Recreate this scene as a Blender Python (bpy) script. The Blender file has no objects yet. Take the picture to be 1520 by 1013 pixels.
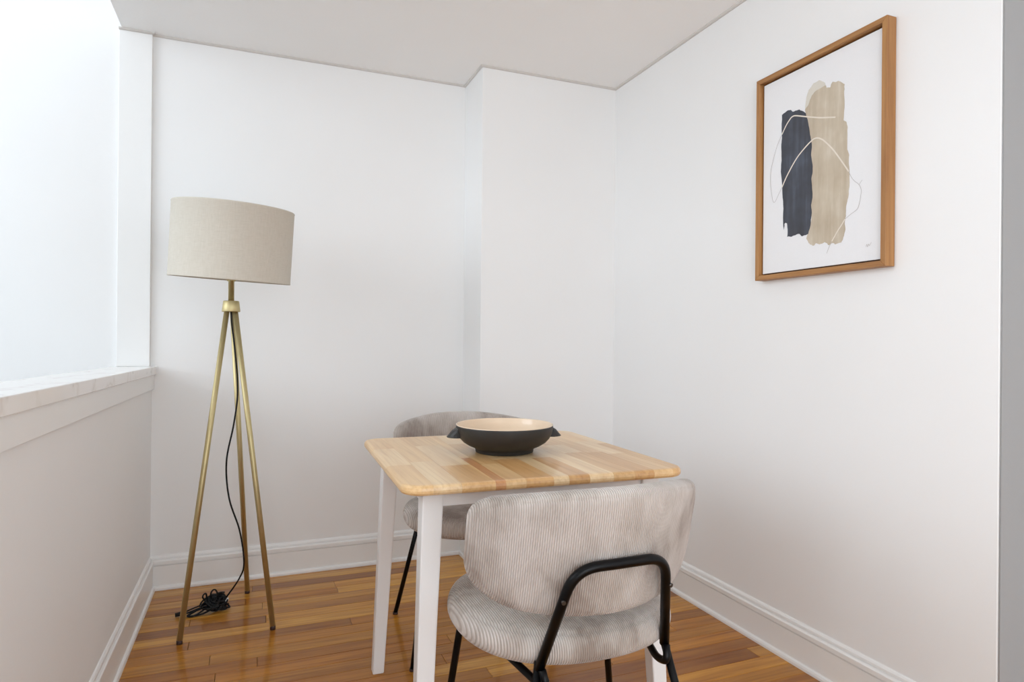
import bpy, bmesh, math, random
from mathutils import Vector, Matrix
from mathutils.geometry import tessellate_polygon

# ------------------------------------------------------------------ camera, world, light
scene = bpy.context.scene
C = scene.collection
CAM_H = 1.065
YAW, PITCH, ROLL, FPX = 0.381, 0.00083, 0.00858, 948.74
cam_d = bpy.data.cameras.new('camera'); cam = bpy.data.objects.new('camera', cam_d); C.objects.link(cam)
fw = Vector((math.sin(YAW)*math.cos(PITCH), math.cos(YAW)*math.cos(PITCH), math.sin(PITCH)))
rt = Vector((math.cos(YAW), -math.sin(YAW), 0)); up = rt.cross(fw)
r2 = rt*math.cos(ROLL)+up*math.sin(ROLL); u2 = up*math.cos(ROLL)-rt*math.sin(ROLL)
M = Matrix((r2, u2, -fw)).transposed().to_4x4(); M.translation = (0, 0, CAM_H)
cam.matrix_world = M
cam_d.sensor_width = 36; cam_d.sensor_fit = 'HORIZONTAL'; cam_d.lens = FPX*36/1520
cam_d.clip_start = 0.05
scene.camera = cam

w = bpy.data.worlds.new('sky'); scene.world = w; w.use_nodes = True
w.node_tree.nodes['Background'].inputs[0].default_value = (0.80, 0.90, 1.0, 1)
w.node_tree.nodes['Background'].inputs[1].default_value = 1.0

XL_FILL = -0.38      # lamp plane at the added left window, for fill behind the camera
def area(name, loc, direction, sx, sy, watts, col):
    l = bpy.data.lights.new(name, 'AREA'); l.shape = 'RECTANGLE'; l.size = sx; l.size_y = sy
    l.energy = watts; l.color = col
    o = bpy.data.objects.new(name, l); C.objects.link(o); o.location = loc
    o.rotation_euler = Vector(direction).to_track_quat('-Z', 'Y').to_euler()
    return o
# daylight entering by the side_space window (left of the ledge) and by the window behind the camera; the left one is added fill
area('daylight_side_window', (-3.5, 1.35, 2.30), (1, 0.0, -0.12), 2.2, 2.2, 56, (0.86, 0.93, 1.0))
area('daylight_front_window', (0.45, -2.52, 1.20), (0, 1, 0), 1.9, 1.9, 26, (0.86, 0.93, 1.0))
area('added_left_fill', (XL_FILL, -1.72, 1.25), (1, 0, 0), 1.5, 1.7, 35, (0.86, 0.93, 1.0))  # added lamp at an unseen window, lifts the lower right wall

vs = scene.view_settings
vs.view_transform = 'Standard'; vs.look = 'None'; vs.gamma = 1; vs.use_curve_mapping = False
vs.exposure = 0.40
scene.cycles.max_bounces = 14; scene.cycles.diffuse_bounces = 10; scene.cycles.glossy_bounces = 4
scene.cycles.sample_clamp_indirect = 8

# ------------------------------------------------------------------ measurements (metres, camera at x=y=0)
YB, XR, XL, ZC = 3.0764, 1.6828, -0.4077, 2.3506
XP, YP, YE = 0.9693, 2.8155, 1.0026
XS = -3.6           # outer wall of the bright space beyond the ledge
YF = -2.6           # front wall behind the camera
XF = 1.98           # right side of the space beside the camera, set close to dim the return
random.seed(7)

# ------------------------------------------------------------------ materials
def srgb(r, g, b):
    f = lambda c: (c/255/12.92) if c/255 <= 0.04045 else ((c/255+0.055)/1.055)**2.4
    return (f(r), f(g), f(b), 1)
def new_mat(name):
    m = bpy.data.materials.new(name); m.use_nodes = True
    nt = m.node_tree; b = nt.nodes['Principled BSDF']
    return m, nt, b
def node(nt, t, **kw):
    n = nt.nodes.new(t)
    for k, v in kw.items(): setattr(n, k, v)
    return n
def noise(nt, scale, detail=3, rough=0.5, vec=None, stretch=None):
    n = node(nt, 'ShaderNodeTexNoise'); n.inputs['Scale'].default_value = scale
    n.inputs['Detail'].default_value = detail; n.inputs['Roughness'].default_value = rough
    if vec is None:
        tc = node(nt, 'ShaderNodeTexCoord'); vec = tc.outputs['Object']
    if stretch:
        mp = node(nt, 'ShaderNodeMapping'); mp.inputs['Scale'].default_value = stretch
        nt.links.new(vec, mp.inputs['Vector']); vec = mp.outputs['Vector']
    nt.links.new(vec, n.inputs['Vector'])
    return n
def ramp(nt, src, stops):
    r = node(nt, 'ShaderNodeValToRGB')
    while len(r.color_ramp.elements) < len(stops): r.color_ramp.elements.new(0.5)
    for e, (p, c) in zip(r.color_ramp.elements, stops): e.position = p; e.color = c
    nt.links.new(src, r.inputs['Fac']); return r
def mix(nt, a, b, fac, mode='MIX'):
    m = node(nt, 'ShaderNodeMix', data_type='RGBA', blend_type=mode)
    for s, v in ((0, fac), (6, a), (7, b)):
        if hasattr(v, 'is_linked') or hasattr(v, 'links'): nt.links.new(v, m.inputs[s])
        else: m.inputs[s].default_value = v
    return m.outputs[2]
def bump(nt, b, src, strength, dist):
    n = node(nt, 'ShaderNodeBump'); n.inputs['Strength'].default_value = strength
    n.inputs['Distance'].default_value = dist
    nt.links.new(src, n.inputs['Height']); nt.links.new(n.outputs['Normal'], b.inputs['Normal'])

def paint(name, col, rough, scale=60, amt=0.0006):
    m, nt, b = new_mat(name)
    n = noise(nt, scale, 4); n2 = noise(nt, 2.0, 2)
    c = ramp(nt, n2.outputs['Fac'], [(0.3, tuple(x*0.985 for x in col[:3])+(1,)), (0.7, col)])
    nt.links.new(c.outputs['Color'], b.inputs['Base Color'])
    b.inputs['Roughness'].default_value = rough
    bump(nt, b, n.outputs['Fac'], 0.35, amt)
    return m
M_wall = paint('wall_paint', (0.83, 0.83, 0.825, 1), 0.55)
M_shaded = paint('shaded_wall_paint', (0.30, 0.30, 0.30, 1), 0.5)  # darker wall colour standing in for the shade on the return
M_ceil = paint('ceiling_paint', (0.91, 0.908, 0.90, 1), 0.8)
M_trim = paint('trim_gloss_paint', (0.84, 0.84, 0.83, 1), 0.3, 20, 0.0003)
M_caulk = paint('caulk_bead', (0.62, 0.59, 0.56, 1), 0.6)

# quartz ledge
M_quartz, nt, b = new_mat('white_quartz')
n1 = noise(nt, 3.5, 6, 0.65); n2 = noise(nt, 30, 3)
wv = node(nt, 'ShaderNodeTexWave'); wv.inputs['Scale'].default_value = 2.2; wv.inputs['Distortion'].default_value = 14
wv.inputs['Detail'].default_value = 4; wv.inputs['Detail Scale'].default_value = 1.6
tc = node(nt, 'ShaderNodeTexCoord'); nt.links.new(tc.outputs['Object'], wv.inputs['Vector'])
v = ramp(nt, wv.outputs['Fac'], [(0.0, srgb(224, 220, 216)), (0.02, srgb(232, 229, 226)), (0.2, srgb(236, 234, 232))])
sp = ramp(nt, n2.outputs['Fac'], [(0.25, srgb(150, 148, 142)), (0.29, (1, 1, 1, 1))])
nt.links.new(mix(nt, v.outputs['Color'], sp.outputs['Color'], 0.6, 'MULTIPLY'), b.inputs['Base Color'])
b.inputs['Roughness'].default_value = 0.16

def wood(name, axis, rough, coat, grain_amt, dark=(0.55, 0.42, 0.30, 1), coat_rough=0.1, spec=0.5, streaks=False):
    """board colour from the 'Col' attribute, grain stretched along axis"""
    m, nt, b = new_mat(name)
    at = node(nt, 'ShaderNodeAttribute', attribute_name='Col')
    oi = node(nt, 'ShaderNodeAttribute', attribute_name='Off')
    geo = node(nt, 'ShaderNodeNewGeometry')
    add = node(nt, 'ShaderNodeVectorMath', operation='ADD')
    nt.links.new(geo.outputs['Position'], add.inputs[0]); nt.links.new(oi.outputs['Vector'], add.inputs[1])
    st = [38, 38, 38]; st['XYZ'.index(axis)] = 2.2
    st2 = [120, 120, 120]; st2['XYZ'.index(axis)] = 3.0
    g1 = noise(nt, 1.0, 5, 0.6, add.outputs[0], st); g2 = noise(nt, 1.0, 2, 0.5, add.outputs[0], st2)
    g1.inputs['Distortion'].default_value = 0.6
    c1 = ramp(nt, g1.outputs['Fac'], [(0.32, dark), (0.62, (1, 1, 1, 1))])
    c2 = ramp(nt, g2.outputs['Fac'], [(0.30, (0.72, 0.62, 0.52, 1)), (0.5, (1, 1, 1, 1))])
    a = mix(nt, at.outputs['Color'], c1.outputs['Color'], grain_amt, 'MULTIPLY')
    a = mix(nt, a, c2.outputs['Color'], grain_amt*0.8, 'MULTIPLY')
    if streaks:      # sparse dark mineral streaks in the oak
        st3 = [55, 55, 55]; st3['XYZ'.index(axis)] = 1.6
        g3 = noise(nt, 1.0, 4, 0.6, add.outputs[0], st3)
        c3 = ramp(nt, g3.outputs['Fac'], [(0.66, (1, 1, 1, 1)), (0.74, (0.42, 0.34, 0.28, 1))])
        a = mix(nt, a, c3.outputs['Color'], 0.9, 'MULTIPLY')
    nt.links.new(a, b.inputs['Base Color'])
    b.inputs['Roughness'].default_value = rough
    b.inputs['Coat Weight'].default_value = coat; b.inputs['Coat Roughness'].default_value = coat_rough; b.inputs['Specular IOR Level'].default_value = spec
    bump(nt, b, g2.outputs['Fac'], 0.12, 0.0005)
    return m
M_floor = wood('varnished_oak_strip', 'X', 0.30, 0.38, 0.85, coat_rough=0.03, spec=0.25, streaks=True)
M_table = wood('rubberwood_block', 'Y', 0.33, 0.25, 0.50, (0.70, 0.52, 0.36, 1))
M_frame_z = wood('oak_frame_vertical', 'Z', 0.5, 0.0, 0.7)
M_frame_y = wood('oak_frame_horizontal', 'Y', 0.5, 0.0, 0.7)
M_sub = paint('dark_subfloor', srgb(52, 32, 17), 0.7)

# corduroy
M_cord, nt, b = new_mat('beige_corduroy')
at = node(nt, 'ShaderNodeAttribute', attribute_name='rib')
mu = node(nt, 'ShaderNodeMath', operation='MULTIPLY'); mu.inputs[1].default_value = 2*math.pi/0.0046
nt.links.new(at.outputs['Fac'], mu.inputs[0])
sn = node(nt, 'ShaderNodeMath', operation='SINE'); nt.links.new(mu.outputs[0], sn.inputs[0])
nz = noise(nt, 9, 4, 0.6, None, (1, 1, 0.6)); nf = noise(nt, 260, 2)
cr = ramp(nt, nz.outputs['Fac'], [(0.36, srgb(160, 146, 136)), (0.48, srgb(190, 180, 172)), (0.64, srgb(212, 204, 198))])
rb = ramp(nt, sn.outputs[0], [(0.0, (0.62, 0.57, 0.53, 1)), (0.55, (1, 1, 1, 1))])  # dark grooves between the ribs: shade put into the colour
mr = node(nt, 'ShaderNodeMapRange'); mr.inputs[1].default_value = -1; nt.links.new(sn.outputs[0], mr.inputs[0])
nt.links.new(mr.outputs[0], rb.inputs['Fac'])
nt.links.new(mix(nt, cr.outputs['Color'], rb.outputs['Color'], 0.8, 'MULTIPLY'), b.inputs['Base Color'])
b.inputs['Roughness'].default_value = 0.9
b.inputs['Sheen Weight'].default_value = 0.35; b.inputs['Sheen Roughness'].default_value = 0.4
ad = node(nt, 'ShaderNodeMath', operation='MULTIPLY_ADD'); ad.inputs[1].default_value = 0.25
nt.links.new(nf.outputs['Fac'], ad.inputs[0]); nt.links.new(mr.outputs[0], ad.inputs[2])
bump(nt, b, ad.outputs[0], 1.0, 0.0016)

def simple(name, col, rough, metal=0.0, nscale=40, var=0.06, bamt=0.0):
    m, nt, b = new_mat(name)
    n = noise(nt, nscale, 3)
    c = ramp(nt, n.outputs['Fac'], [(0.3, tuple(x*(1-var) for x in col[:3])+(1,)), (0.7, col)])
    nt.links.new(c.outputs['Color'], b.inputs['Base Color'])
    b.inputs['Roughness'].default_value = rough; b.inputs['Metallic'].default_value = metal
    if bamt: bump(nt, b, n.outputs['Fac'], 0.4, bamt)
    return m
M_black = simple('black_powder_coat', (0.0025, 0.0025, 0.003, 1), 0.32, 0, 200, 0.1, 0.0001)
M_black.node_tree.nodes['Principled BSDF'].inputs['Specular IOR Level'].default_value = 0.18
M_screw = simple('dark_steel_screw', (0.10, 0.10, 0.10, 1), 0.35, 1.0)
M_brass = simple('brushed_brass', srgb(206, 191, 146), 0.52, 1.0, 30, 0.06)
M_foot = simple('rubber_foot', (0.05, 0.025, 0.02, 1), 0.6)
M_cable = simple('black_cable', (0.005, 0.005, 0.0055, 1), 0.5)
M_cable.node_tree.nodes['Principled BSDF'].inputs['Specular IOR Level'].default_value = 0.3
M_white = simple('white_lacquer', (0.82, 0.815, 0.81, 1), 0.35, 0, 5, 0.015)
M_tag = simple('white_tie', (0.75, 0.74, 0.72, 1), 0.6)
M_bowl = simple('matte_black_stoneware', (0.022, 0.021, 0.020, 1), 0.5, 0, 60, 0.2, 0.0002)
M_glaze = simple('cream_glaze', srgb(226, 204, 178), 0.18, 0, 12, 0.05)
M_canvas = simple('art_paper', (0.80, 0.80, 0.81, 1), 0.7, 0, 300, 0.02, 0.0001)
M_gap = simple('frame_backing', srgb(70, 44, 24), 0.8)
M_line = simple('cream_paint_line', srgb(226, 217, 204), 0.7)
M_pencil = simple('pencil_line', srgb(186, 182, 180), 0.8)
M_winframe = simple('window_frame_paint', (0.82, 0.82, 0.81, 1), 0.4)
M_bulb = simple('frosted_bulb', (0.85, 0.84, 0.82, 1), 0.3)
def stroke(name, stops, st):
    m, nt, b = new_mat(name)
    n = noise(nt, 1.0, 5, 0.6, None, st); n2 = noise(nt, 9.0, 3, 0.6)
    av = node(nt, 'ShaderNodeMath', operation='MULTIPLY_ADD'); av.inputs[1].default_value = 0.55
    hm = node(nt, 'ShaderNodeMath', operation='MULTIPLY'); hm.inputs[1].default_value = 0.45
    nt.links.new(n2.outputs['Fac'], hm.inputs[0]); nt.links.new(n.outputs['Fac'], av.inputs[0]); nt.links.new(hm.outputs[0], av.inputs[2])
    c = ramp(nt, av.outputs[0], stops); nt.links.new(c.outputs['Color'], b.inputs['Base Color'])
    b.inputs['Roughness'].default_value = 0.75
    return m
M_dark = stroke('slate_blue_paint', [(0.35, srgb(56, 57, 63)), (0.52, srgb(68, 71, 80)), (0.66, srgb(84, 91, 104))], (1, 40, 4))
M_beige = stroke('beige_paint', [(0.35, srgb(178, 163, 142)), (0.52, srgb(193, 180, 160)), (0.66, srgb(208, 198, 182))], (1, 40, 4))
M_wash = simple('pale_wash_paint', srgb(214, 209, 198), 0.75)
# lamp shade linen
M_shade, nt, b = new_mat('linen_shade')
tc = node(nt, 'ShaderNodeTexCoord')
n1 = noise(nt, 1.0, 3, 0.6, tc.outputs['Object'], (500, 500, 30)); n2 = noise(nt, 1.0, 3, 0.6, tc.outputs['Object'], (40, 40, 700))
ml = node(nt, 'ShaderNodeMath', operation='ADD'); nt.links.new(n1.outputs['Fac'], ml.inputs[0]); nt.links.new(n2.outputs['Fac'], ml.inputs[1])
hv = node(nt, 'ShaderNodeMath', operation='MULTIPLY'); hv.inputs[1].default_value = 0.5; nt.links.new(ml.outputs[0], hv.inputs[0])
c = ramp(nt, hv.outputs[0], [(0.35, srgb(192, 184, 170)), (0.62, srgb(203, 196, 184))])
nt.links.new(c.outputs['Color'], b.inputs['Base Color']); b.inputs['Roughness'].default_value = 0.85
bump(nt, b, hv.outputs[0], 0.3, 0.0005)
# window glass
M_glass, nt, b = new_mat('window_glass')
b.inputs['Roughness'].default_value = 0.02; b.inputs['Transmission Weight'].default_value = 1.0; b.inputs['IOR'].default_value = 1.1
nzg = noise(nt, 2, 1); cg = ramp(nt, nzg.outputs['Fac'], [(0.3, (0.96, 0.98, 0.98, 1)), (0.7, (1, 1, 1, 1))]); nt.links.new(cg.outputs['Color'], b.inputs['Base Color'])

# ------------------------------------------------------------------ mesh helpers
def link(name, me, mat, parent=None, smooth=False):
    o = bpy.data.objects.new(name, me); C.objects.link(o)
    if mat is not None and not me.materials: me.materials.append(mat)
    if parent is not None: o.parent = parent
    if smooth:
        for p in me.polygons: p.use_smooth = True
    return o
def from_bm(name, bm, mat, parent=None, smooth=False):
    bmesh.ops.recalc_face_normals(bm, faces=bm.faces)
    me = bpy.data.meshes.new(name); bm.to_mesh(me); bm.free()
    return link(name, me, mat, parent, smooth)
def bm_box(bm, lo, hi):
    xs, ys, zs = zip(lo, hi)
    v = [bm.verts.new((xs[i], ys[j], zs[k])) for i in (0, 1) for j in (0, 1) for k in (0, 1)]
    for f in ((0, 1, 3, 2), (4, 6, 7, 5), (0, 4, 5, 1), (2, 3, 7, 6), (0, 2, 6, 4), (1, 5, 7, 3)):
        bm.faces.new([v[i] for i in f])
    return v
def box(name, lo, hi, mat, parent=None, bev=0.0, seg=2):
    bm = bmesh.new(); bm_box(bm, lo, hi)
    if bev: bmesh.ops.bevel(bm, geom=list(bm.edges), offset=bev, segments=seg, profile=0.5, affect='EDGES')
    return from_bm(name, bm, mat, parent)
def smoothpath(pts, n=8):
    P = [Vector(p) for p in pts]; out = []
    for i in range(len(P)-1):
        p0 = P[max(i-1, 0)]; p1 = P[i]; p2 = P[i+1]; p3 = P[min(i+2, len(P)-1)]
        for k in range(n):
            t = k/n
            out.append(0.5*((2*p1)+(-p0+p2)*t+(2*p0-5*p1+4*p2-p3)*t*t+(-p0+3*p1-3*p2+p3)*t**3))
    out.append(P[-1]); return out
def fillet(pts, r, n=7):
    """polyline with rounded bends"""
    P = [Vector(p) for p in pts]; out = [P[0]]
    for i in range(1, len(P)-1):
        a, b_, c_ = P[i-1], P[i], P[i+1]
        d1 = (a-b_); d2 = (c_-b_); rr = min(r[i] if isinstance(r, (list, tuple)) else r, d1.length*0.49, d2.length*0.49)
        s = b_+d1.normalized()*rr; e = b_+d2.normalized()*rr
        for k in range(n+1):
            t = k/n; out.append(s*(1-t)**2+b_*2*t*(1-t)+e*t*t)
    out.append(P[-1]); return out
def tube_bm(bm, pts, r, sides=12, r_end=None):
    P = [Vector(p) for p in pts]; n = len(P)
    T = [(P[min(i+1, n-1)]-P[max(i-1, 0)]).normalized() for i in range(n)]
    ref = Vector((0, 0, 1)) if abs(T[0].z) < 0.9 else Vector((1, 0, 0))
    N = (ref-T[0]*ref.dot(T[0])).normalized(); rings = []
    for i in range(n):
        N = (N-T[i]*N.dot(T[i])).normalized(); B = T[i].cross(N)
        rad = r if r_end is None else r+(r_end-r)*i/(n-1)
        rings.append([bm.verts.new(P[i]+(N*math.cos(a)+B*math.sin(a))*rad) for a in [2*math.pi*k/sides for k in range(sides)]])
    for i in range(n-1):
        for k in range(sides):
            bm.faces.new((rings[i][k], rings[i][(k+1) % sides], rings[i+1][(k+1) % sides], rings[i+1][k]))
    bm.faces.new(rings[0]); bm.faces.new(rings[-1])
def tube(name, pts, r, mat, parent=None, sides=12, r_end=None):
    bm = bmesh.new(); tube_bm(bm, pts, r, sides, r_end)
    o = from_bm(name, bm, mat, parent, True)
    for p in o.data.polygons:
        if len(p.vertices) > 4: p.use_smooth = False
    return o
def lathe(name, prof, mat, parent=None, seg=64, close=False):
    bm = bmesh.new(); rings = []
    for r, z in prof:
        if r < 1e-6: rings.append([bm.verts.new((0, 0, z))])
        else: rings.append([bm.verts.new((r*math.cos(2*math.pi*k/seg), r*math.sin(2*math.pi*k/seg), z)) for k in range(seg)])
    L = list(zip(rings, rings[1:]))
    if close: L.append((rings[-1], rings[0]))
    for a, b_ in L:
        for k in range(seg):
            k2 = (k+1) % seg
            q = [a[k % len(a)], a[k2 % len(a)], b_[k2 % len(b_)], b_[k % len(b_)]]
            u = []
            for v_ in q:
                if v_ not in u: u.append(v_)
            if len(u) > 2: bm.faces.new(u)
    return from_bm(name, bm, mat, parent, True)
def set_col(me, col, off=None):
    a = me.attributes.new('Col', 'FLOAT_COLOR', 'POINT'); o = me.attributes.new('Off', 'FLOAT_VECTOR', 'POINT')
    off = off or (random.uniform(-50, 50), random.uniform(-50, 50), random.uniform(-50, 50))
    for i in range(len(me.vertices)): a.data[i].color = col; o.data[i].vector = off
def thing(name, label, cat, loc=(0, 0, 0), rz=0, group=None):
    o = bpy.data.objects.new(name, None); C.objects.link(o); o.empty_display_size = 0.1
    o.location = loc; o.rotation_euler = (0, 0, rz); o['label'] = label; o['category'] = cat
    if group: o['group'] = group
    return o
def struct(o, label=None):
    o['kind'] = 'structure'
    if label: o['label'] = label
    return o
def profile_run(name, prof, path, mat, parent=None):
    """sweep (offset from the wall, z) profile along a floor path; room lies to the right of travel"""
    P = [Vector((x, y)) for x, y in path]; bm = bmesh.new(); rows = []
    for i, p in enumerate(P):
        ns = []
        if i > 0: d = (P[i]-P[i-1]).normalized(); ns.append(Vector((d.y, -d.x)))
        if i < len(P)-1: d = (P[i+1]-P[i]).normalized(); ns.append(Vector((d.y, -d.x)))
        nrm = ns[0] if len(ns) == 1 else (ns[0]+ns[1])/(1+ns[0].dot(ns[1]))
        rows.append([bm.verts.new((p.x+nrm.x*t, p.y+nrm.y*t, z)) for t, z in prof])
    k = len(prof)
    for a, b_ in zip(rows, rows[1:]):
        for j in range(k): bm.faces.new((a[j], a[(j+1) % k], b_[(j+1) % k], b_[j]))
    bm.faces.new(rows[0]); bm.faces.new(rows[-1])
    return from_bm(name, bm, mat, parent)

# ------------------------------------------------------------------ setting
fl = struct(box('floor', (XL-0.13, YF-0.1, -0.12), (XF, YB, -0.019), M_sub), 'glossy honey brown oak strip floor')
PITCHW = 0.067; LEN = (0.35, 1.25)
TONES = [(184, 126, 46), (196, 138, 50), (170, 111, 37), (207, 150, 60), (182, 120, 38), (190, 130, 45), (156, 99, 34), (213, 158, 68), (186, 124, 40)]
def plank_verts(x0, x1, y0, y1):
    g = 0.0006; b_ = 0.0009
    o = [(x0+g, y0+g), (x1-g, y0+g), (x1-g, y1-g), (x0+g, y1-g)]
    i = [(x0+g+b_, y0+g+b_), (x1-g-b_, y0+g+b_), (x1-g-b_, y1-g-b_), (x0+g+b_, y1-g-b_)]
    V = [(x, y, -0.0185) for x, y in o]+[(x, y, -b_) for x, y in o]+[(x, y, 0.0) for x, y in i]
    F = [(8, 9, 10, 11), (3, 2, 1, 0)]
    for k in range(4):
        k2 = (k+1) % 4; F += [(k, k2, 4+k2, 4+k), (4+k, 4+k2, 8+k2, 8+k)]
    return V, F
rest_V, rest_F, rest_C, rest_O = [], [], [], []
row0 = int((2.504-YF)/PITCHW)+1
y = 2.504-row0*PITCHW
rnd = random.Random(21)
while y < YB-0.001:
    y0, y1 = max(y, YF), min(y+PITCHW, YB)
    x = XL-rnd.uniform(0.0, 0.6); xe = XR if y1 > YE else XF
    while x < xe:
        L = rnd.uniform(*LEN)
        a, b_ = max(x, XL), min(x+L, xe); x += L
        if b_-a < 0.02: continue
        base = srgb(*rnd.choice(TONES)); k = rnd.uniform(0.88, 1.08); col = (base[0]*k, base[1]*k, base[2]*k, 1)
        off = (rnd.uniform(-40, 40), rnd.uniform(-40, 40), rnd.uniform(-40, 40))
        V, F = plank_verts(a, b_, y0, y1)
        if y0 > 0.95 and a < XR:
            me = bpy.data.meshes.new('floor_plank'); me.from_pydata(V, [], F); set_col(me, col, off)
            link('floor_plank', me, M_floor, fl)
        else:
            s = len(rest_V); rest_V += V; rest_F += [tuple(q+s for q in f) for f in F]
            rest_C += [col]*len(V); rest_O += [off]*len(V)
    y += PITCHW
me = bpy.data.meshes.new('floor_planks_near_camera'); me.from_pydata(rest_V, [], rest_F)
a = me.attributes.new('Col', 'FLOAT_COLOR', 'POINT'); o_ = me.attributes.new('Off', 'FLOAT_VECTOR', 'POINT')
for i in range(len(rest_V)): a.data[i].color = rest_C[i]; o_.data[i].vector = rest_O[i]
ro = link('floor_planks', me, M_floor, fl); ro['kind'] = 'stuff'

struct(box('wall_back', (XS-0.12, YB, -1.2), (XP+0.1, YB+0.12, 3.7), M_wall), 'white painted back wall behind the lamp')
struct(box('wall_chimney_breast', (XP, YP, -0.02), (XR+0.01, YB+0.12, ZC+0.02), M_wall, None, 0.002), 'shallow white wall projection beside the far corner')
struct(box('wall_right', (XR, YE, -0.02), (XF, YB+0.12, ZC+0.02), M_wall, None, 0.004, 3), 'white right hand wall carrying the framed print')
struct(box('wall_return', (XR+0.0005, YE-0.004, -0.02), (XF, YE-0.0002, ZC), M_shaded), 'narrow return at the right edge, shade put into its grey colour')  # thin sheet over the wall end, carries its shade as colour
# knee wall: leans level with the ledge, which rises slightly towards the camera
SZ = lambda yy: 0.947+0.0104*(YB-yy)
def wedge(name, x0, x1, y0, y1, zlo, zhi, mat, bev=0.0):
    bm = bmesh.new(); v = bm_box(bm, (x0, y0, 0), (x1, y1, 1))
    for q in v: q.co.z = zhi(q.co.y) if q.co.z > 0.5 else zlo(q.co.y)
    if bev: bmesh.ops.bevel(bm, geom=list(bm.edges), offset=bev, segments=2, profile=0.5, affect='EDGES')
    return from_bm(name, bm, mat)
YK = 0.1   # where the knee wall meets the full-height wall behind the camera
struct(wedge('wall_left', XL-0.125, XL, YK, YB, lambda q: -1.2, lambda q: SZ(q)-0.034, M_wall), 'low white knee wall under the quartz ledge')

struct(wedge('trim_1', XL-0.15, XL+0.018, YK, YB-0.0005, lambda q: SZ(q)-0.034, SZ, M_quartz, 0.002), 'white veined quartz ledge on top of the knee wall')
struct(wedge('trim_2', XL, XL+0.010, YK, YB-0.001, lambda q: SZ(q)-0.096, lambda q: SZ(q)-0.0345, M_trim, 0.0015), 'flat white apron board under the quartz ledge')
struct(box('trim_3', (-0.536, YB-0.018, SZ(YB)+0.0005), (-0.414, YB-0.0005, ZC), M_trim, None, 0.002), 'flat white upright trim board standing on the ledge')
struct(box('ceiling', (-0.525, YF, ZC), (XF, YB+0.12, ZC+0.25), M_ceil), 'flat off white ceiling')
# caulk bead round the ceiling line
bead = [(0.0, ZC-0.0085), (0.004, ZC-0.0085), (0.009, ZC-0.004), (0.010, ZC), (0.0, ZC)]
struct(profile_run('trim_4', bead, [(-0.536, YB-0.018), (-0.414, YB-0.018), (-0.414, YB), (XP, YB), (XP, YP), (XR, YP), (XR, YE)], M_caulk), 'thin bead along the ceiling line')
# side_space shell beyond the ledge, with its window
struct(box('wall_upper', (-0.525, YF, ZC+0.25), (-0.40, YB, 3.7), M_wall))
struct(box('ceiling_side_space', (XS-0.12, YK-0.12, 3.7), (-0.40, YB+0.12, 3.8), M_ceil))
struct(box('floor_side_space', (XS, YK, -1.3), (XL, YB, -1.2), M_sub))
def wall_with_hole(name, axis, c0, c1, a0, a1, z0, z1, ha0, ha1, hz0, hz1, mat):
    bm = bmesh.new()
    for (p0, p1, q0, q1) in ((a0, ha0, z0, z1), (ha1, a1, z0, z1), (ha0, ha1, z0, hz0), (ha0, ha1, hz1, z1)):
        if axis == 'x': bm_box(bm, (c0, p0, q0), (c1, p1, q1))
        else: bm_box(bm, (p0, c0, q0), (p1, c1, q1))
    return from_bm(name, bm, mat)
def window(name, axis, c, a0, a1, z0, z1, label):
    e = bpy.data.objects.new(name, None); C.objects.link(e); e.empty_display_size = 0.1; struct(e, label)
    def bb(nm, p0, p1, q0, q1, t, m):
        return box(nm, (c-t, p0, q0) if axis == 'x' else (p0, c-t, q0), (c+t, p1, q1) if axis == 'x' else (p1, c+t, q1), m, e)
    fwid = 0.05
    bb('frame_bar', a0, a0+fwid, z0, z1, 0.03, M_winframe); bb('frame_bar', a1-fwid, a1, z0, z1, 0.03, M_winframe)
    bb('frame_bar', a0+fwid, a1-fwid, z0, z0+fwid, 0.03, M_winframe); bb('frame_bar', a0+fwid, a1-fwid, z1-fwid, z1, 0.03, M_winframe)
    mid = (a0+a1)/2; bb('frame_bar', mid-0.02, mid+0.02, z0+fwid, z1-fwid, 0.028, M_winframe)
    bb('pane', a0+fwid, mid-0.02, z0+fwid, z1-fwid, 0.003, M_glass); bb('pane', mid+0.02, a1-fwid, z0+fwid, z1-fwid, 0.003, M_glass)
struct(wall_with_hole('wall_side_space', 'x', XS-0.12, XS, YK, YB, -1.2, 3.7, 0.2, 2.5, 1.15, 3.45, M_wall))
window('window_1', 'x', XS-0.06, 0.2, 2.5, 1.15, 3.45, 'wide window in the space beyond the ledge')
struct(wall_with_hole('wall_left_full', 'x', XL-0.125, XL, YF, YK, -1.2, ZC+0.02, -2.50, -0.94, 0.37, 2.13, M_wall))  # hole made for the added fill window
window('window_3_added', 'x', XL-0.06, -2.50, -0.94, 0.37, 2.13, 'added window for fill light in the left wall behind the camera')
struct(box('wall_side_space_front', (XS-0.12, YK-0.12, -1.2), (XL-0.125, YK, 3.7), M_wall))
struct(wall_with_hole('wall_front', 'y', YF-0.12, YF, XL-0.125, XF+0.12, -1.2, 3.7, -0.375, 1.60, 0.12, 2.25, M_wall))
window('window_2', 'y', YF-0.06, -0.375, 1.60, 0.12, 2.25, 'wide window behind the camera')
struct(box('wall_far_right', (XF, YF, -0.1), (XF+0.12, YE, ZC+0.25), M_wall))  # unseen wall, placed near so the return gets less light

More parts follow.
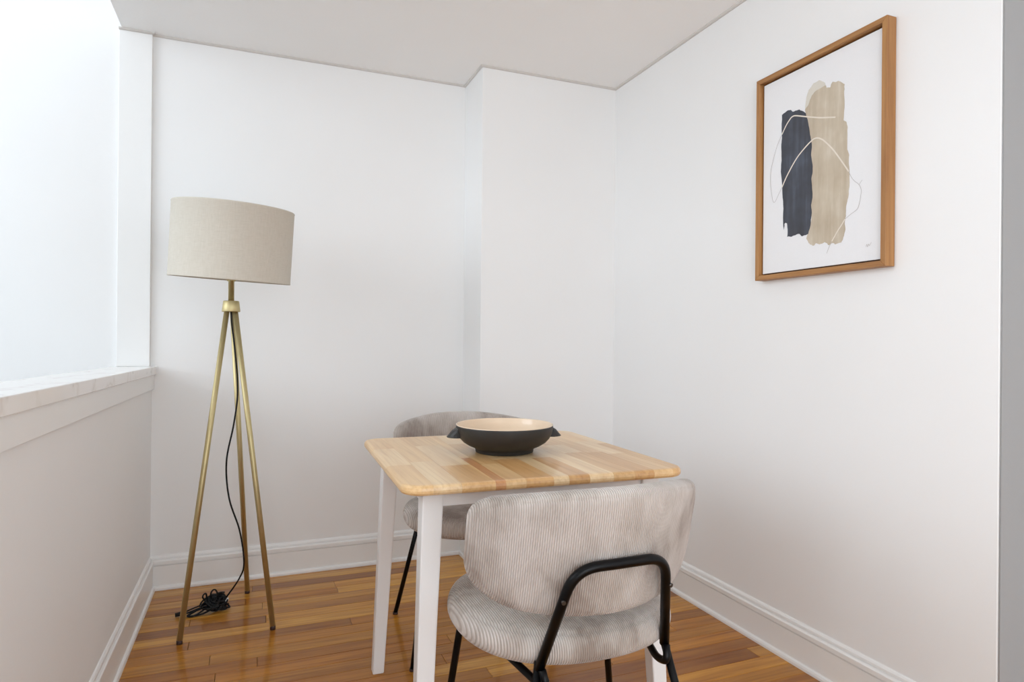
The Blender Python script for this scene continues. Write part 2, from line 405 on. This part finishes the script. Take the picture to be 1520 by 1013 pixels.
# baseboards
bp = [(0, 0), (0.022, 0), (0.022, 0.008), (0.0195, 0.0145), (0.0125, 0.0175), (0.0125, 0.100), (0.0070, 0.102), (0.0070, 0.1045), (0.0160, 0.107),
      (0.0160, 0.121), (0.0125, 0.1255), (0.0060, 0.1265), (0.0060, 0.1300), (0.0090, 0.1315), (0.0080, 0.137), (0.0045, 0.142), (0.0, 0.144)]
struct(profile_run('baseboard_left', bp, [(XL, YK), (XL, YB-0.0226)], M_trim), 'moulded white baseboard along the knee wall')
struct(profile_run('baseboard_back', bp, [(XL, YB), (XP, YB), (XP, YP), (XR, YP)], M_trim), 'moulded white baseboard along the back wall')
struct(profile_run('baseboard_right', bp, [(XR, YP-0.0226), (XR, YE-0.004), (XF, YE-0.004)], M_trim), 'moulded white baseboard along the right wall')

# ------------------------------------------------------------------ table
TX, TY, TROT = 0.679, 1.732, math.radians(-1.8)
HW, HD, ZT, TH = 0.367, 0.368, 0.745, 0.024
t = thing('dining_table', 'small square dining table with butcher block top and white tapered legs', 'table', (TX, TY, 0), TROT)
def top_bm():
    bm = bmesh.new(); R = 0.052; rings = []
    for ins, z in ((0.010, ZT-TH), (0.0035, ZT-TH+0.0025), (0.0005, ZT-TH+0.007), (0.0, ZT-0.012), (0.0015, ZT-0.006), (0.0055, ZT-0.0015), (0.012, ZT)):
        ring = []
        for cx, cy, a0 in ((HW-R, HD-R, 0), (-HW+R, HD-R, 90), (-HW+R, -HD+R, 180), (HW-R, -HD+R, 270)):
            for k in range(9):
                a = math.radians(a0+90*k/8); ring.append(bm.verts.new((cx+(R-ins)*math.cos(a), cy+(R-ins)*math.sin(a), z)))
        rings.append(ring)
    n = len(rings[0])
    for a, b_ in zip(rings, rings[1:]):
        for k in range(n): bm.faces.new((a[k], a[(k+1) % n], b_[(k+1) % n], b_[k]))
    bm.faces.new(rings[-1]); bm.faces.new(list(reversed(rings[0])))
    return bm
src = top_bm(); bmesh.ops.recalc_face_normals(src, faces=src.faces)
PALE, HONEY, TAN, BROWN, RED = (234, 206, 162), (228, 193, 142), (220, 180, 126), (212, 167, 111), (203, 150, 102)
STRIPS = [(-HW, [HONEY, PALE, HONEY]), (-0.300, [PALE, HONEY]), (-0.235, [TAN, PALE, HONEY]), (-0.155, [RED, HONEY]), (-0.130, [HONEY, TAN, PALE]), (-0.080, [BROWN, HONEY, PALE]),
          (-0.010, [PALE, TAN]), (0.030, [BROWN, PALE, HONEY]), (0.085, [PALE, HONEY]), (0.150, [TAN, PALE, TAN]), (0.210, [BROWN, HONEY]), (0.265, [HONEY, PALE, HONEY]), (0.320, [TAN, PALE])]
rt_ = random.Random(5)
for i, (x, tones) in enumerate(STRIPS):
    x1 = STRIPS[i+1][0] if i+1 < len(STRIPS) else HW
    n = len(tones); cuts = [-HD]+[-HD+2*HD*(k+rt_.uniform(-0.28, 0.22))/n for k in range(1, n)]+[HD]
    for j, tone in enumerate(tones):
        yy, y1 = cuts[j], cuts[j+1]
        bm = src.copy()
        for co, no in (((x+0.00015, 0, 0), (-1, 0, 0)), ((x1-0.00015, 0, 0), (1, 0, 0)), ((0, yy+0.0001, 0), (0, -1, 0)), ((0, y1-0.0001, 0), (0, 1, 0))):
            bmesh.ops.bisect_plane(bm, geom=list(bm.verts)+list(bm.edges)+list(bm.faces), plane_co=co, plane_no=no, clear_outer=True)
            be = [e for e in bm.edges if e.is_boundary]
            if be: bmesh.ops.holes_fill(bm, edges=be, sides=0)
        base = srgb(*tone); k = rt_.uniform(0.95, 1.04)
        o = from_bm('stave', bm, M_table, t); set_col(o.data, (base[0]*k, base[1]*k, base[2]*k, 1), (rt_.uniform(-40, 40), rt_.uniform(-40, 40), 0))
src.free()
def taper_leg(name, top, foot, s0, s1, mat, parent, z0):
    bm = bmesh.new(); v = bm_box(bm, (-0.5, -0.5, 0), (0.5, 0.5, 1))
    for q in v:
        hi = q.co.z > 0.5; s = s0 if hi else s1; c_ = top if hi else foot
        q.co = Vector((c_[0]+q.co.x*s, c_[1]+q.co.y*s, z0 if hi else 0.0))
    bmesh.ops.bevel(bm, geom=list(bm.edges), offset=0.004, segments=2, profile=0.5, affect='EDGES')
    return from_bm(name, bm, mat, parent)
for sx in (-1, 1):
    for sy in (-1, 1):
        taper_leg('leg', (sx*0.288, sy*0.288), (sx*0.318, sy*0.322), 0.050, 0.036, M_white, t, ZT-TH)
ax = 0.288
for sgn in (-1, 1):
    box('apron', (-ax+0.012, sgn*(ax+0.006)-0.009, ZT-TH-0.040), (ax-0.012, sgn*(ax+0.006)+0.009, ZT-TH), M_white, t, 0.001)
    box('apron', (sgn*(ax+0.006)-0.009, -ax+0.012, ZT-TH-0.040), (sgn*(ax+0.006)+0.009, ax-0.012, ZT-TH), M_white, t, 0.001)

# ------------------------------------------------------------------ bowl
bw = thing('serving_bowl', 'round matte black bowl with cream inside and small lug handles', 'bowl', (0.674, 1.735, ZT), math.radians(-12))
outp = [(0.0, 0.003), (0.076, 0.003), (0.079, 0.0), (0.083, 0.0005), (0.0845, 0.003), (0.0850, 0.0095), (0.090, 0.0140), (0.1055, 0.0205), (0.1205, 0.0300), (0.1315, 0.0420), (0.1380, 0.0550), (0.1408, 0.0680), (0.1415, 0.0760), (0.1412, 0.0785),
        (0.1392, 0.0785), (0.1375, 0.068), (0.133, 0.056), (0.124, 0.044), (0.111, 0.033), (0.095, 0.024), (0.070, 0.018), (0.0, 0.016)]
lathe('body', outp, M_bowl, bw, 72)
inn = [(0.0, 0.0180), (0.070, 0.0200), (0.094, 0.0260), (0.1095, 0.0350), (0.1220, 0.0455), (0.1310, 0.0575), (0.1357, 0.069), (0.1374, 0.0785), (0.1385, 0.0803), (0.1402, 0.0807), (0.1412, 0.0800), (0.1413, 0.0787)]
lathe('inner_glaze', inn, M_glaze, bw, 72)
def lug(sgn):
    """a fin: sloping back, flat underside, curved against the bowl"""
    bm = bmesh.new(); rows = []
    for k in range(9):
        a = -0.20+0.40*k/8; q = 1-(abs(a)/0.23)**2.2
        ro = 0.1375+0.031*max(q, 0.12)
        rows.append([(0.1385, a, 0.0695), (0.1410, a, 0.0700), (0.1405+0.45*(ro-0.1405), a, 0.063), (ro-0.003, a, 0.0485), (ro, a, 0.0455), (ro-0.001, a, 0.0440), (0.1265, a, 0.0440)])
    V = [[bm.verts.new((sgn*r_*math.cos(a), r_*math.sin(a), z)) for r_, a, z in r] for r in rows]
    m_ = len(V[0])
    for i in range(8):
        for j in range(m_): bm.faces.new((V[i][j], V[i][(j+1) % m_], V[i+1][(j+1) % m_], V[i+1][j]))
    bm.faces.new(V[0]); bm.faces.new(V[-1])
    return from_bm('handle', bm, M_bowl, bw)
lug(-1); lug(1)

# ------------------------------------------------------------------ chairs
def rib_attr(me, fn):
    a = me.attributes.new('rib', 'FLOAT', 'POINT')
    for i, v_ in enumerate(me.vertices): a.data[i].value = fn(v_.co)
def pillow(outline, to3d, half_front, half_back, seams=()):
    """closed cushion: rings from centre to outline on a front and a back surface"""
    bm = bmesh.new(); n = len(outline)
    rho = [0.0, 0.15, 0.3, 0.45, 0.6, 0.72, 0.80, 0.85, 0.885, 0.91, 0.925, 0.935, 0.95, 0.965, 0.98, 0.99, 0.997, 1.0]
    def h(r): return max(0.0, 1-r**16)**0.5*(1-0.10*math.exp(-((r-0.928)/0.008)**2))*(1-0.10*r*r)
    def surf(side, half):
        rings = []
        for r in rho[:-1]:
            if r == 0: rings.append([bm.verts.new(to3d(0, 0, side*half*h(r), r))])
            else: rings.append([bm.verts.new(to3d(x*r, y_*r, side*half*h(r), r)) for x, y_ in outline])
        return rings
    A, B = surf(1, half_front), surf(-1, half_back)
    E_ = [bm.verts.new(to3d(x, y_, 0, 1)) for x, y_ in outline]
    for S in (A, B):
        S = S+[E_]
        for a, b_ in zip(S, S[1:]):
            for k in range(n):
                if len(a) == 1: bm.faces.new((a[0], b_[k], b_[(k+1) % n]))
                else: bm.faces.new((a[k], b_[k], b_[(k+1) % n], a[(k+1) % n]))
    return bm
WB, DB, KB, ZTOP, ARCH, LEAN = 0.268, 0.268, 1.85, 0.785, 0.030, 0.22
def back_outline():
    """(x, z-0.655) outline: low arch on top, deep curve below, rounded corners"""
    zc, zb = 0.655, 0.523; N = 132
    raw = fillet([(0, 0, ZTOP), (-WB, 0, ZTOP), (-WB, 0, zb), (0, 0, zb)], [0, 0.046, 0.110, 0], 14)
    dense = [(p.x, p.z) for p in raw]
    dense += [(-x, z) for x, z in reversed(dense[1:-1])]
    seg = [math.dist(dense[i], dense[(i+1) % len(dense)]) for i in range(len(dense))]; tot = sum(seg)
    out = []; i = 0; acc = 0
    for k in range(N):
        d = tot*k/N
        while acc+seg[i] < d: acc += seg[i]; i += 1
        t_ = (d-acc)/seg[i]; p, q = dense[i], dense[(i+1) % len(dense)]
        x, z = p[0]+(q[0]-p[0])*t_, p[1]+(q[1]-p[1])*t_
        u = (abs(x)/WB)**2.2
        z += -ARCH*u*max(0, (z-zc)/(ZTOP-zc)) + 0.030*u*max(0, (zc-z)/(zc-zb))
        out.append((x, z-zc))
    return out
def back3d(x, z, off, r):
    zz = z+0.655
    y0 = -DB+0.026+KB*x*x-LEAN*(zz-0.6)
    nx, ny = -2*KB*x, 1.0; l = math.hypot(nx, ny)
    return Vector((x+nx/l*off, y0+ny/l*off, zz+LEAN*0.9*off))
def seat_outline():
    out = []
    for k in range(120):
        a = 2*math.pi*k/120; ca, sa = math.cos(a), math.sin(a)
        out.append((0.252*math.copysign(abs(ca)**0.86, ca), 0.242*math.copysign(abs(sa)**0.88, sa)))
    return out
def seat3d(x, y_, off, r):
    return Vector((x, y_, 0.452+off+(0.006*(1-r*r) if off > 0 else 0)))
def arc_x(x):
    u = 2*KB*x
    return (u*math.sqrt(1+u*u)+math.asinh(u))/(4*KB)
def make_chair(label, loc, rz):
    c_ = thing('dining_chair', label, 'chair', loc, rz, 'corduroy dining chairs')
    bm = pillow(seat_outline(), seat3d, 0.044, 0.034)
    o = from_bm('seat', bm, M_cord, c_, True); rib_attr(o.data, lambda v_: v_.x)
    bm = pillow(back_outline(), back3d, 0.026, 0.024)
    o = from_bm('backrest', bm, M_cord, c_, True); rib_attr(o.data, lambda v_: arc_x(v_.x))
    su, yu, sl, yl = 0.111, 0.279, 0.146, 0.216
    zb = 0.43
    pL = lambda s: (s*sl, -yl, zb)
    Ub = [pL(-1), (-su+0.008, -yu, 0.638), (0, -yu-0.012, 0.642), (su-0.008, -yu, 0.638), pL(1)]
    fr = tube('back_frame', fillet(Ub, [0, 0.055, 0.04, 0.055, 0], 10), 0.0103, M_black, c_, 16)
    for s in (-1, 1):
        k = 0.70; x = s*(sl+(su-0.008-sl)*k); yy = -yl+(-yu+yl)*k; z = zb+(0.638-zb)*k
        tube('screw', [(x+s*0.004, yy-0.006, z), (x+s*0.006, yy-0.0125, z-0.001)], 0.0042, M_screw, fr, 12)
        tube('leg', [(s*(sl-0.001), -yl+0.004, zb+0.012), (s*0.234, -0.296, 0.004)], 0.0085, M_black, c_, 14)
        tube('leg', fillet([(s*0.150, 0.06, 0.413), (s*0.193, 0.119, 0.413), (s*0.248, 0.151, 0.004)], 0.02, 6), 0.0085, M_black, c_, 14)
        tube('seat_support', fillet([(s*0.190, 0.115, 0.410), (s*0.165, -0.10, 0.408), (s*0.140, -0.198, 0.392), (s*0.138, -0.236, 0.402), (s*0.144, -0.226, 0.432)], [0, 0.05, 0.02, 0.012, 0], 6), 0.0080, M_black, c_, 12)
        for (fx, fy) in ((0.234, -0.296), (0.248, 0.151)):
            tube('foot_cap', [(s*fx, fy, 0.0), (s*fx, fy, 0.008)], 0.0098, M_foot, c_, 12)
    return c_
near = make_chair('beige corduroy chair seen from behind, nearest the camera, with black tube frame', (0.659, 1.348, 0), 0.009)
def dup(root, loc, rz, label):
    r = root.copy(); C.objects.link(r); r.location = loc; r.rotation_euler = (0, 0, rz); r['label'] = label
    for ch in list(root.children):
        q = ch.copy(); C.objects.link(q); q.parent = r
        for g in list(ch.children):
            d = g.copy(); C.objects.link(d); d.parent = q
    return r
dup(near, (0.732, 2.169, 0), -3.189, 'beige corduroy chair on the far side of the table, facing the camera behind the bowl')

# ------------------------------------------------------------------ floor lamp
LX, LY = -0.088, 2.632
lp = thing('floor_lamp', 'brass tripod floor lamp with cream linen drum shade in the corner', 'lamp', (LX, LY, 0))
for fx, fy in ((-0.239, 2.497), (0.066, 2.503), (-0.025, 2.898)):
    dx, dy = fx-LX, fy-LY; d = math.hypot(dx, dy)
    tx, ty = dx/d*0.018, dy/d*0.018
    l_ = tube('leg', [(dx, dy, 0.012), (tx, ty, 1.178)], 0.0098, M_brass, lp, 16)
    tube('rubber_foot', [(dx+dx*0.001, dy+dy*0.001, 0.0), (dx, dy, 0.014)], 0.0098, M_foot, l_, 16)
h_ = lathe('hub', [(0.0, 1.168), (0.0315, 1.168), (0.0325, 1.170), (0.0280, 1.207), (0.0265, 1.209), (0.0, 1.209)], M_brass, lp, 40)
for p in h_.data.polygons: p.use_smooth = abs(p.normal.z) < 0.7
lathe('stem', [(0.0, 1.205), (0.0105, 1.205), (0.0105, 1.283), (0.0155, 1.284), (0.0155, 1.290), (0.0, 1.291)], M_brass, lp, 28)
sr, sh0, sh1 = 0.213, -0.137, 0.137
sh = lathe('lamp_shade', [(sr, sh0), (sr+0.0012, sh0+0.003), (sr, sh0+0.006), (sr, sh1-0.006), (sr+0.0012, sh1-0.003), (sr, sh1), (sr-0.004, sh1), (sr-0.004, sh0)], M_shade, lp, 96, True)
sh.location = (0.004, 0, 1.424); 
sh.rotation_euler = (Matrix.Rotation(math.radians(2.6), 3, Vector((math.sin(-0.03), math.cos(-0.03), 0))) @ Matrix.Rotation(math.radians(4.2), 3, Vector((math.cos(-0.03), -math.sin(-0.03), 0)))).to_euler()
bm = bmesh.new()
for k in range(3):
    a = 2*math.pi*k/3+0.4; tube_bm(bm, [(0.02*math.cos(a), 0.02*math.sin(a), -0.105), ((sr-0.004)*math.cos(a), (sr-0.004)*math.sin(a), -0.118)], 0.002, 8)
from_bm('spider_ring', bm, M_brass, sh, True)
lathe('socket', [(0.0, 1.290), (0.017, 1.290), (0.019, 1.30), (0.019, 1.345), (0.0, 1.346)], M_tag, lp, 24)
lathe('bulb', [(0.0, 1.346), (0.013, 1.347), (0.014, 1.365), (0.026, 1.395), (0.030, 1.415), (0.026, 1.437), (0.014, 1.449), (0.0, 1.452)], M_bulb, lp, 24)
# cord: hub, down between the legs, to the coil on the floor
BX, BY = -0.150-LX, 2.760-LY
cord = tube('power_cord', smoothpath([(0.000, 0.004, 1.172), (0.003, 0.002, 1.12), (0.017, 0.005, 1.00), (0.025, 0.010, 0.86), (0.012, 0.012, 0.74), (-0.012, 0.018, 0.60),
     (-0.002, 0.024, 0.46), (0.036, 0.03, 0.33), (0.052, 0.05, 0.20), (0.036, 0.085, 0.13), (-0.008, 0.115, 0.055), (BX+0.040, BY-0.006, 0.036), (BX, BY, 0.03)], 10), 0.0031, M_cable, lp, 10)
rc = random.Random(3); bm = bmesh.new(); pts = []
for k in range(26):
    ph = rc.uniform(0, 6.28); rx = rc.uniform(0.018, 0.042); ry = rc.uniform(0.012, 0.030); zc = rc.uniform(0.016, 0.042); tilt = rc.uniform(-0.9, 0.9)
    cx, cy = BX+rc.uniform(-0.010, 0.022), BY+rc.uniform(-0.018, 0.018)
    for j in range(9):
        a = ph+2*math.pi*j/9
        px, py = rx*math.cos(a), ry*math.sin(a); z = zc+px*math.sin(tilt)*0.55+py*0.5
        pts.append((cx+px*math.cos(tilt*0.3), cy+py, max(0.0034, z)))
sp_ = smoothpath(pts, 4)
for q in sp_: q.z = max(q.z, 0.0033)
tube_bm(bm, sp_, 0.0034, 8)
# looser loops pulled out to the left and one standing up
for base in ([(-0.01, -0.01, 0.03), (-0.05, -0.02, 0.022), (-0.088, -0.024, 0.012), (-0.10, -0.015, 0.010), (-0.075, 0.0, 0.016), (-0.03, 0.006, 0.026), (0.0, 0.0, 0.03)],
             [(0.0, 0.0, 0.02), (-0.045, -0.008, 0.014), (-0.078, -0.03, 0.006), (-0.07, -0.04, 0.004), (-0.03, -0.034, 0.006), (0.01, -0.01, 0.015)],
             [(0.0, 0.0, 0.03), (-0.03, -0.03, 0.018), (-0.062, -0.045, 0.006), (-0.085, -0.032, 0.0045), (-0.06, -0.012, 0.012), (-0.01, 0.004, 0.02)],
             [(-0.018, 0.004, 0.03), (-0.034, 0.0, 0.055), (-0.030, 0.0, 0.068), (-0.022, 0.002, 0.066), (-0.02, 0.006, 0.03)],
             [(0.000, 0.004, 0.03), (-0.006, 0.0, 0.065), (0.002, 0.0, 0.080), (0.012, 0.0, 0.078), (0.018, 0.002, 0.058), (0.016, 0.004, 0.03)],
             [(0.012, -0.012, 0.02), (0.045, -0.004, 0.022), (0.056, 0.004, 0.016), (0.03, 0.0, 0.010), (-0.01, 0.0, 0.02)]):
    s_ = smoothpath([(BX+a, BY+b_, c_) for a, b_, c_ in base], 6)
    for q in s_: q.z = max(q.z, 0.0033)
    tube_bm(bm, s_, 0.0031, 8)
from_bm('cord_coil', bm, M_cable, lp, True)
tube('plug', [(BX-0.098, BY-0.016, 0.012), (BX-0.108, BY-0.018, 0.011), (BX-0.128, BY-0.021, 0.0095)], 0.0088, M_cable, lp, 12, 0.0075)
box('cord_tag', (BX+0.046, BY-0.004, 0.030), (BX+0.058, BY-0.002, 0.044), M_tag, lp)

# ------------------------------------------------------------------ framed print
YN, YFAR, Z0, Z1, DEP, BAR = 1.2815, 1.789, 1.288, 1.997, 0.037, 0.0165
YC, ZCN = 1.535, 1.642
pf = thing('framed_print', 'oak framed abstract print with slate and beige brush strokes on right wall', 'picture', (XR-0.001, YC, Z0))
def fbox(name, y0, y1, z0, z1, x0, x1, mat, bev=0.0):
    o = box(name, (x0, y0-YC, z0-Z0), (x1, y1-YC, z1-Z0), mat, pf, bev); return o
oak = srgb(176, 128, 76)
def bar(y0, y1, z0, z1, mat, mit):
    """mitred bar: mit says which sides are shortened on the inner edge"""
    bm = bmesh.new(); v = bm_box(bm, (-DEP, y0-YC, z0-Z0), (0, y1-YC, z1-Z0))
    for q in v:
        if mit in 'tb':
            inner = (q.co.z < (z0+z1)/2-Z0) if mit == 't' else (q.co.z > (z0+z1)/2-Z0)
            if inner: q.co.y += BAR if q.co.y < 0 else -BAR
        else:
            inner = (q.co.y > (y0+y1)/2-YC) if mit == 'n' else (q.co.y < (y0+y1)/2-YC)
            if inner: q.co.z += BAR if q.co.z < (Z1-Z0)/2 else -BAR
    bmesh.ops.bevel(bm, geom=list(bm.edges), offset=0.0009, segments=1, affect='EDGES')
    o = from_bm('frame_bar', bm, mat, pf); k = random.uniform(0.92, 1.06); set_col(o.data, (oak[0]*k, oak[1]*k, oak[2]*k, 1)); return o
bar(YN, YN+BAR, Z0, Z1, M_frame_z, 'n'); bar(YFAR-BAR, YFAR, Z0, Z1, M_frame_z, 'f')
bar(YN, YFAR, Z1-BAR, Z1, M_frame_y, 't'); bar(YN, YFAR, Z0, Z0+BAR, M_frame_y, 'b')
fbox('backing', YN+BAR*0.6, YFAR-BAR*0.6, Z0+BAR*0.6, Z1-BAR*0.6, -0.012, -0.004, M_gap)
G = 0.0060
cvs = fbox('canvas', YN+BAR+G, YFAR-BAR-G, Z0+BAR+G, Z1-BAR-G, -0.0225, -0.012, M_canvas, 0.0008)
XC = -0.0226
def flat(name, pts, mat, off):
    bm = bmesh.new(); vs_ = [bm.verts.new((XC-off, -a/1000, ZCN-Z0+b_/1000)) for a, b_ in pts]
    
    for tri in tessellate_polygon([[v_.co for v_ in vs_]]): bm.faces.new([vs_[i] for i in tri])
    return from_bm(name, bm, mat, cvs)
def ribbon(name, pts, wid, mat, off):
    P = smoothpath([(0, -a/1000, ZCN-Z0+b_/1000) for a, b_ in pts], 6); bm = bmesh.new(); rows = []
    for i, p in enumerate(P):
        d = (P[min(i+1, len(P)-1)]-P[max(i-1, 0)]).normalized(); n_ = Vector((0, -d.z, d.y))*wid/2
        rows.append((bm.verts.new((XC-off, p.y+n_.y, p.z+n_.z)), bm.verts.new((XC-off, p.y-n_.y, p.z-n_.z))))
    for a, b_ in zip(rows, rows[1:]): bm.faces.new((a[0], a[1], b_[1], b_[0]))
    return from_bm(name, bm, mat, cvs)
DARK = [(-148, 204), (-125, 211), (-110, 209), (-100, 199), (-84, 198), (-73, 198), (-59, 188), (-46, 177), (-38, 153), (-34, 134), (-28, 102), (-22, 76), (-20, 58), (-23, 34), (-17, 3), (-16, -21), (-21, -44), (-18, -75), (-16, -105), (-21, -128), (-18, -153), (-22, -176), (-23, -194), (-32, -220), (-44, -222), (-57, -224), (-68, -214), (-80, -214), (-88, -216), (-96, -216), (-104, -219), (-114, -215), (-120, -217), (-119, -191), (-122, -170), (-129, -167), (-133, -170), (-135, -191), (-139, -162), (-138, -118), (-142, -79), (-144, -41), (-151, 11), (-148, 49), (-150, 94), (-147, 125), (-149, 157)]
BEIGE = [(-49, 184), (-47, 211), (-42, 233), (-35, 249), (-25, 254), (-16, 263), (-5, 263), (6, 265), (17, 257), (27, 250), (32, 238), (36, 230), (49, 226), (53, 236), (59, 241), (69, 235), (80, 235), (90, 227), (102, 217), (100, 194), (102, 165), (101, 137), (99, 107), (108, 101), (111, 91), (114, 82), (113, 49), (113, 15), (120, -4), (119, -32), (122, -61), (122, -100), (118, -133), (113, -149), (110, -165), (110, -188), (106, -204), (109, -227), (104, -246), (100, -257), (95, -265), (84, -266), (74, -268), (64, -263), (57, -264), (47, -267), (39, -259), (32, -256), (22, -259), (11, -259), (0, -254), (-11, -261), (-22, -256), (-30, -250), (-40, -234), (-35, -222), (-30, -211), (-24, -194), (-20, -177), (-19, -153), (-21, -128), (-18, -105), (-20, -75), (-22, -44), (-18, -21), (-19, 3), (-24, 34), (-22, 58), (-23, 76), (-30, 102), (-35, 134), (-39, 154), (-47, 174)]
def rough_edge(pts, amp, sub, seed):
    r_ = random.Random(seed); out = []
    for i, (a, b_) in enumerate(pts):
        c_, d = pts[(i+1) % len(pts)]
        for k in range(sub):
            t_ = k/sub; out.append((a+(c_-a)*t_+(r_.uniform(-amp, amp) if k else 0), b_+(d-b_)*t_+(r_.uniform(-amp, amp) if k else 0)))
    return out
flat('beige_stroke', rough_edge(BEIGE, 1.0, 3, 1), M_beige, 0.0003)
flat('slate_stroke', rough_edge(DARK, 1.0, 3, 2), M_dark, 0.0005)
WASH = [(-49, 190), (-47, 211), (-42, 233), (-35, 249), (-25, 254), (-16, 263), (-5, 263), (6, 265), (17, 257), (27, 250), (32, 240), (20, 238), (4, 236), (-10, 234), (-22, 226), (-30, 214), (-36, 200)]
flat('pale_wash', rough_edge(WASH, 0.8, 3, 3), M_wash, 0.0004)
for nm, P_, wd, m in (('cream_line', [(-147, 137), (-128, 163), (-112, 178), (-103, 183), (-88, 182), (-45, 165), (7, 145), (43, 134), (70, 126)], 0.0042, M_line),
        ('cream_line', [(-145, -44), (-122, -8), (-83, 38), (-44, 67), (-18, 81), (-7, 83), (4, 81), (15, 75), (29, 64), (61, 29), (92, -14), (119, -54)], 0.0045, M_line),
        ('cream_line', [(107, -196), (94, -213), (81, -228), (60, -257)], 0.0035, M_line),
        ('pencil_line', [(-147, 137), (-161, 116), (-173, 94), (-188, 53), (-197, 23), (-198, -16), (-193, -49), (-187, -78), (-180, -88), (-171, -81), (-161, -66), (-145, -44)], 0.0014, M_pencil),
        ('pencil_line', [(119, -54), (129, -74), (139, -87), (155, -102), (163, -120), (161, -136), (158, -152), (152, -171), (140, -179), (127, -185), (107, -196)], 0.0014, M_pencil),
        ('pencil_line', [(60, -257), (50, -273), (41, -292)], 0.0014, M_pencil),
        ('pencil_line', [(155, -102), (161, -95), (166, -90)], 0.0010, M_pencil),
        ('signature', [(180, -290), (183, -283), (185, -291), (189, -283), (191, -288), (198, -279)], 0.0010, M_pencil)):
    ribbon(nm, P_, wd, m, 0.0007)
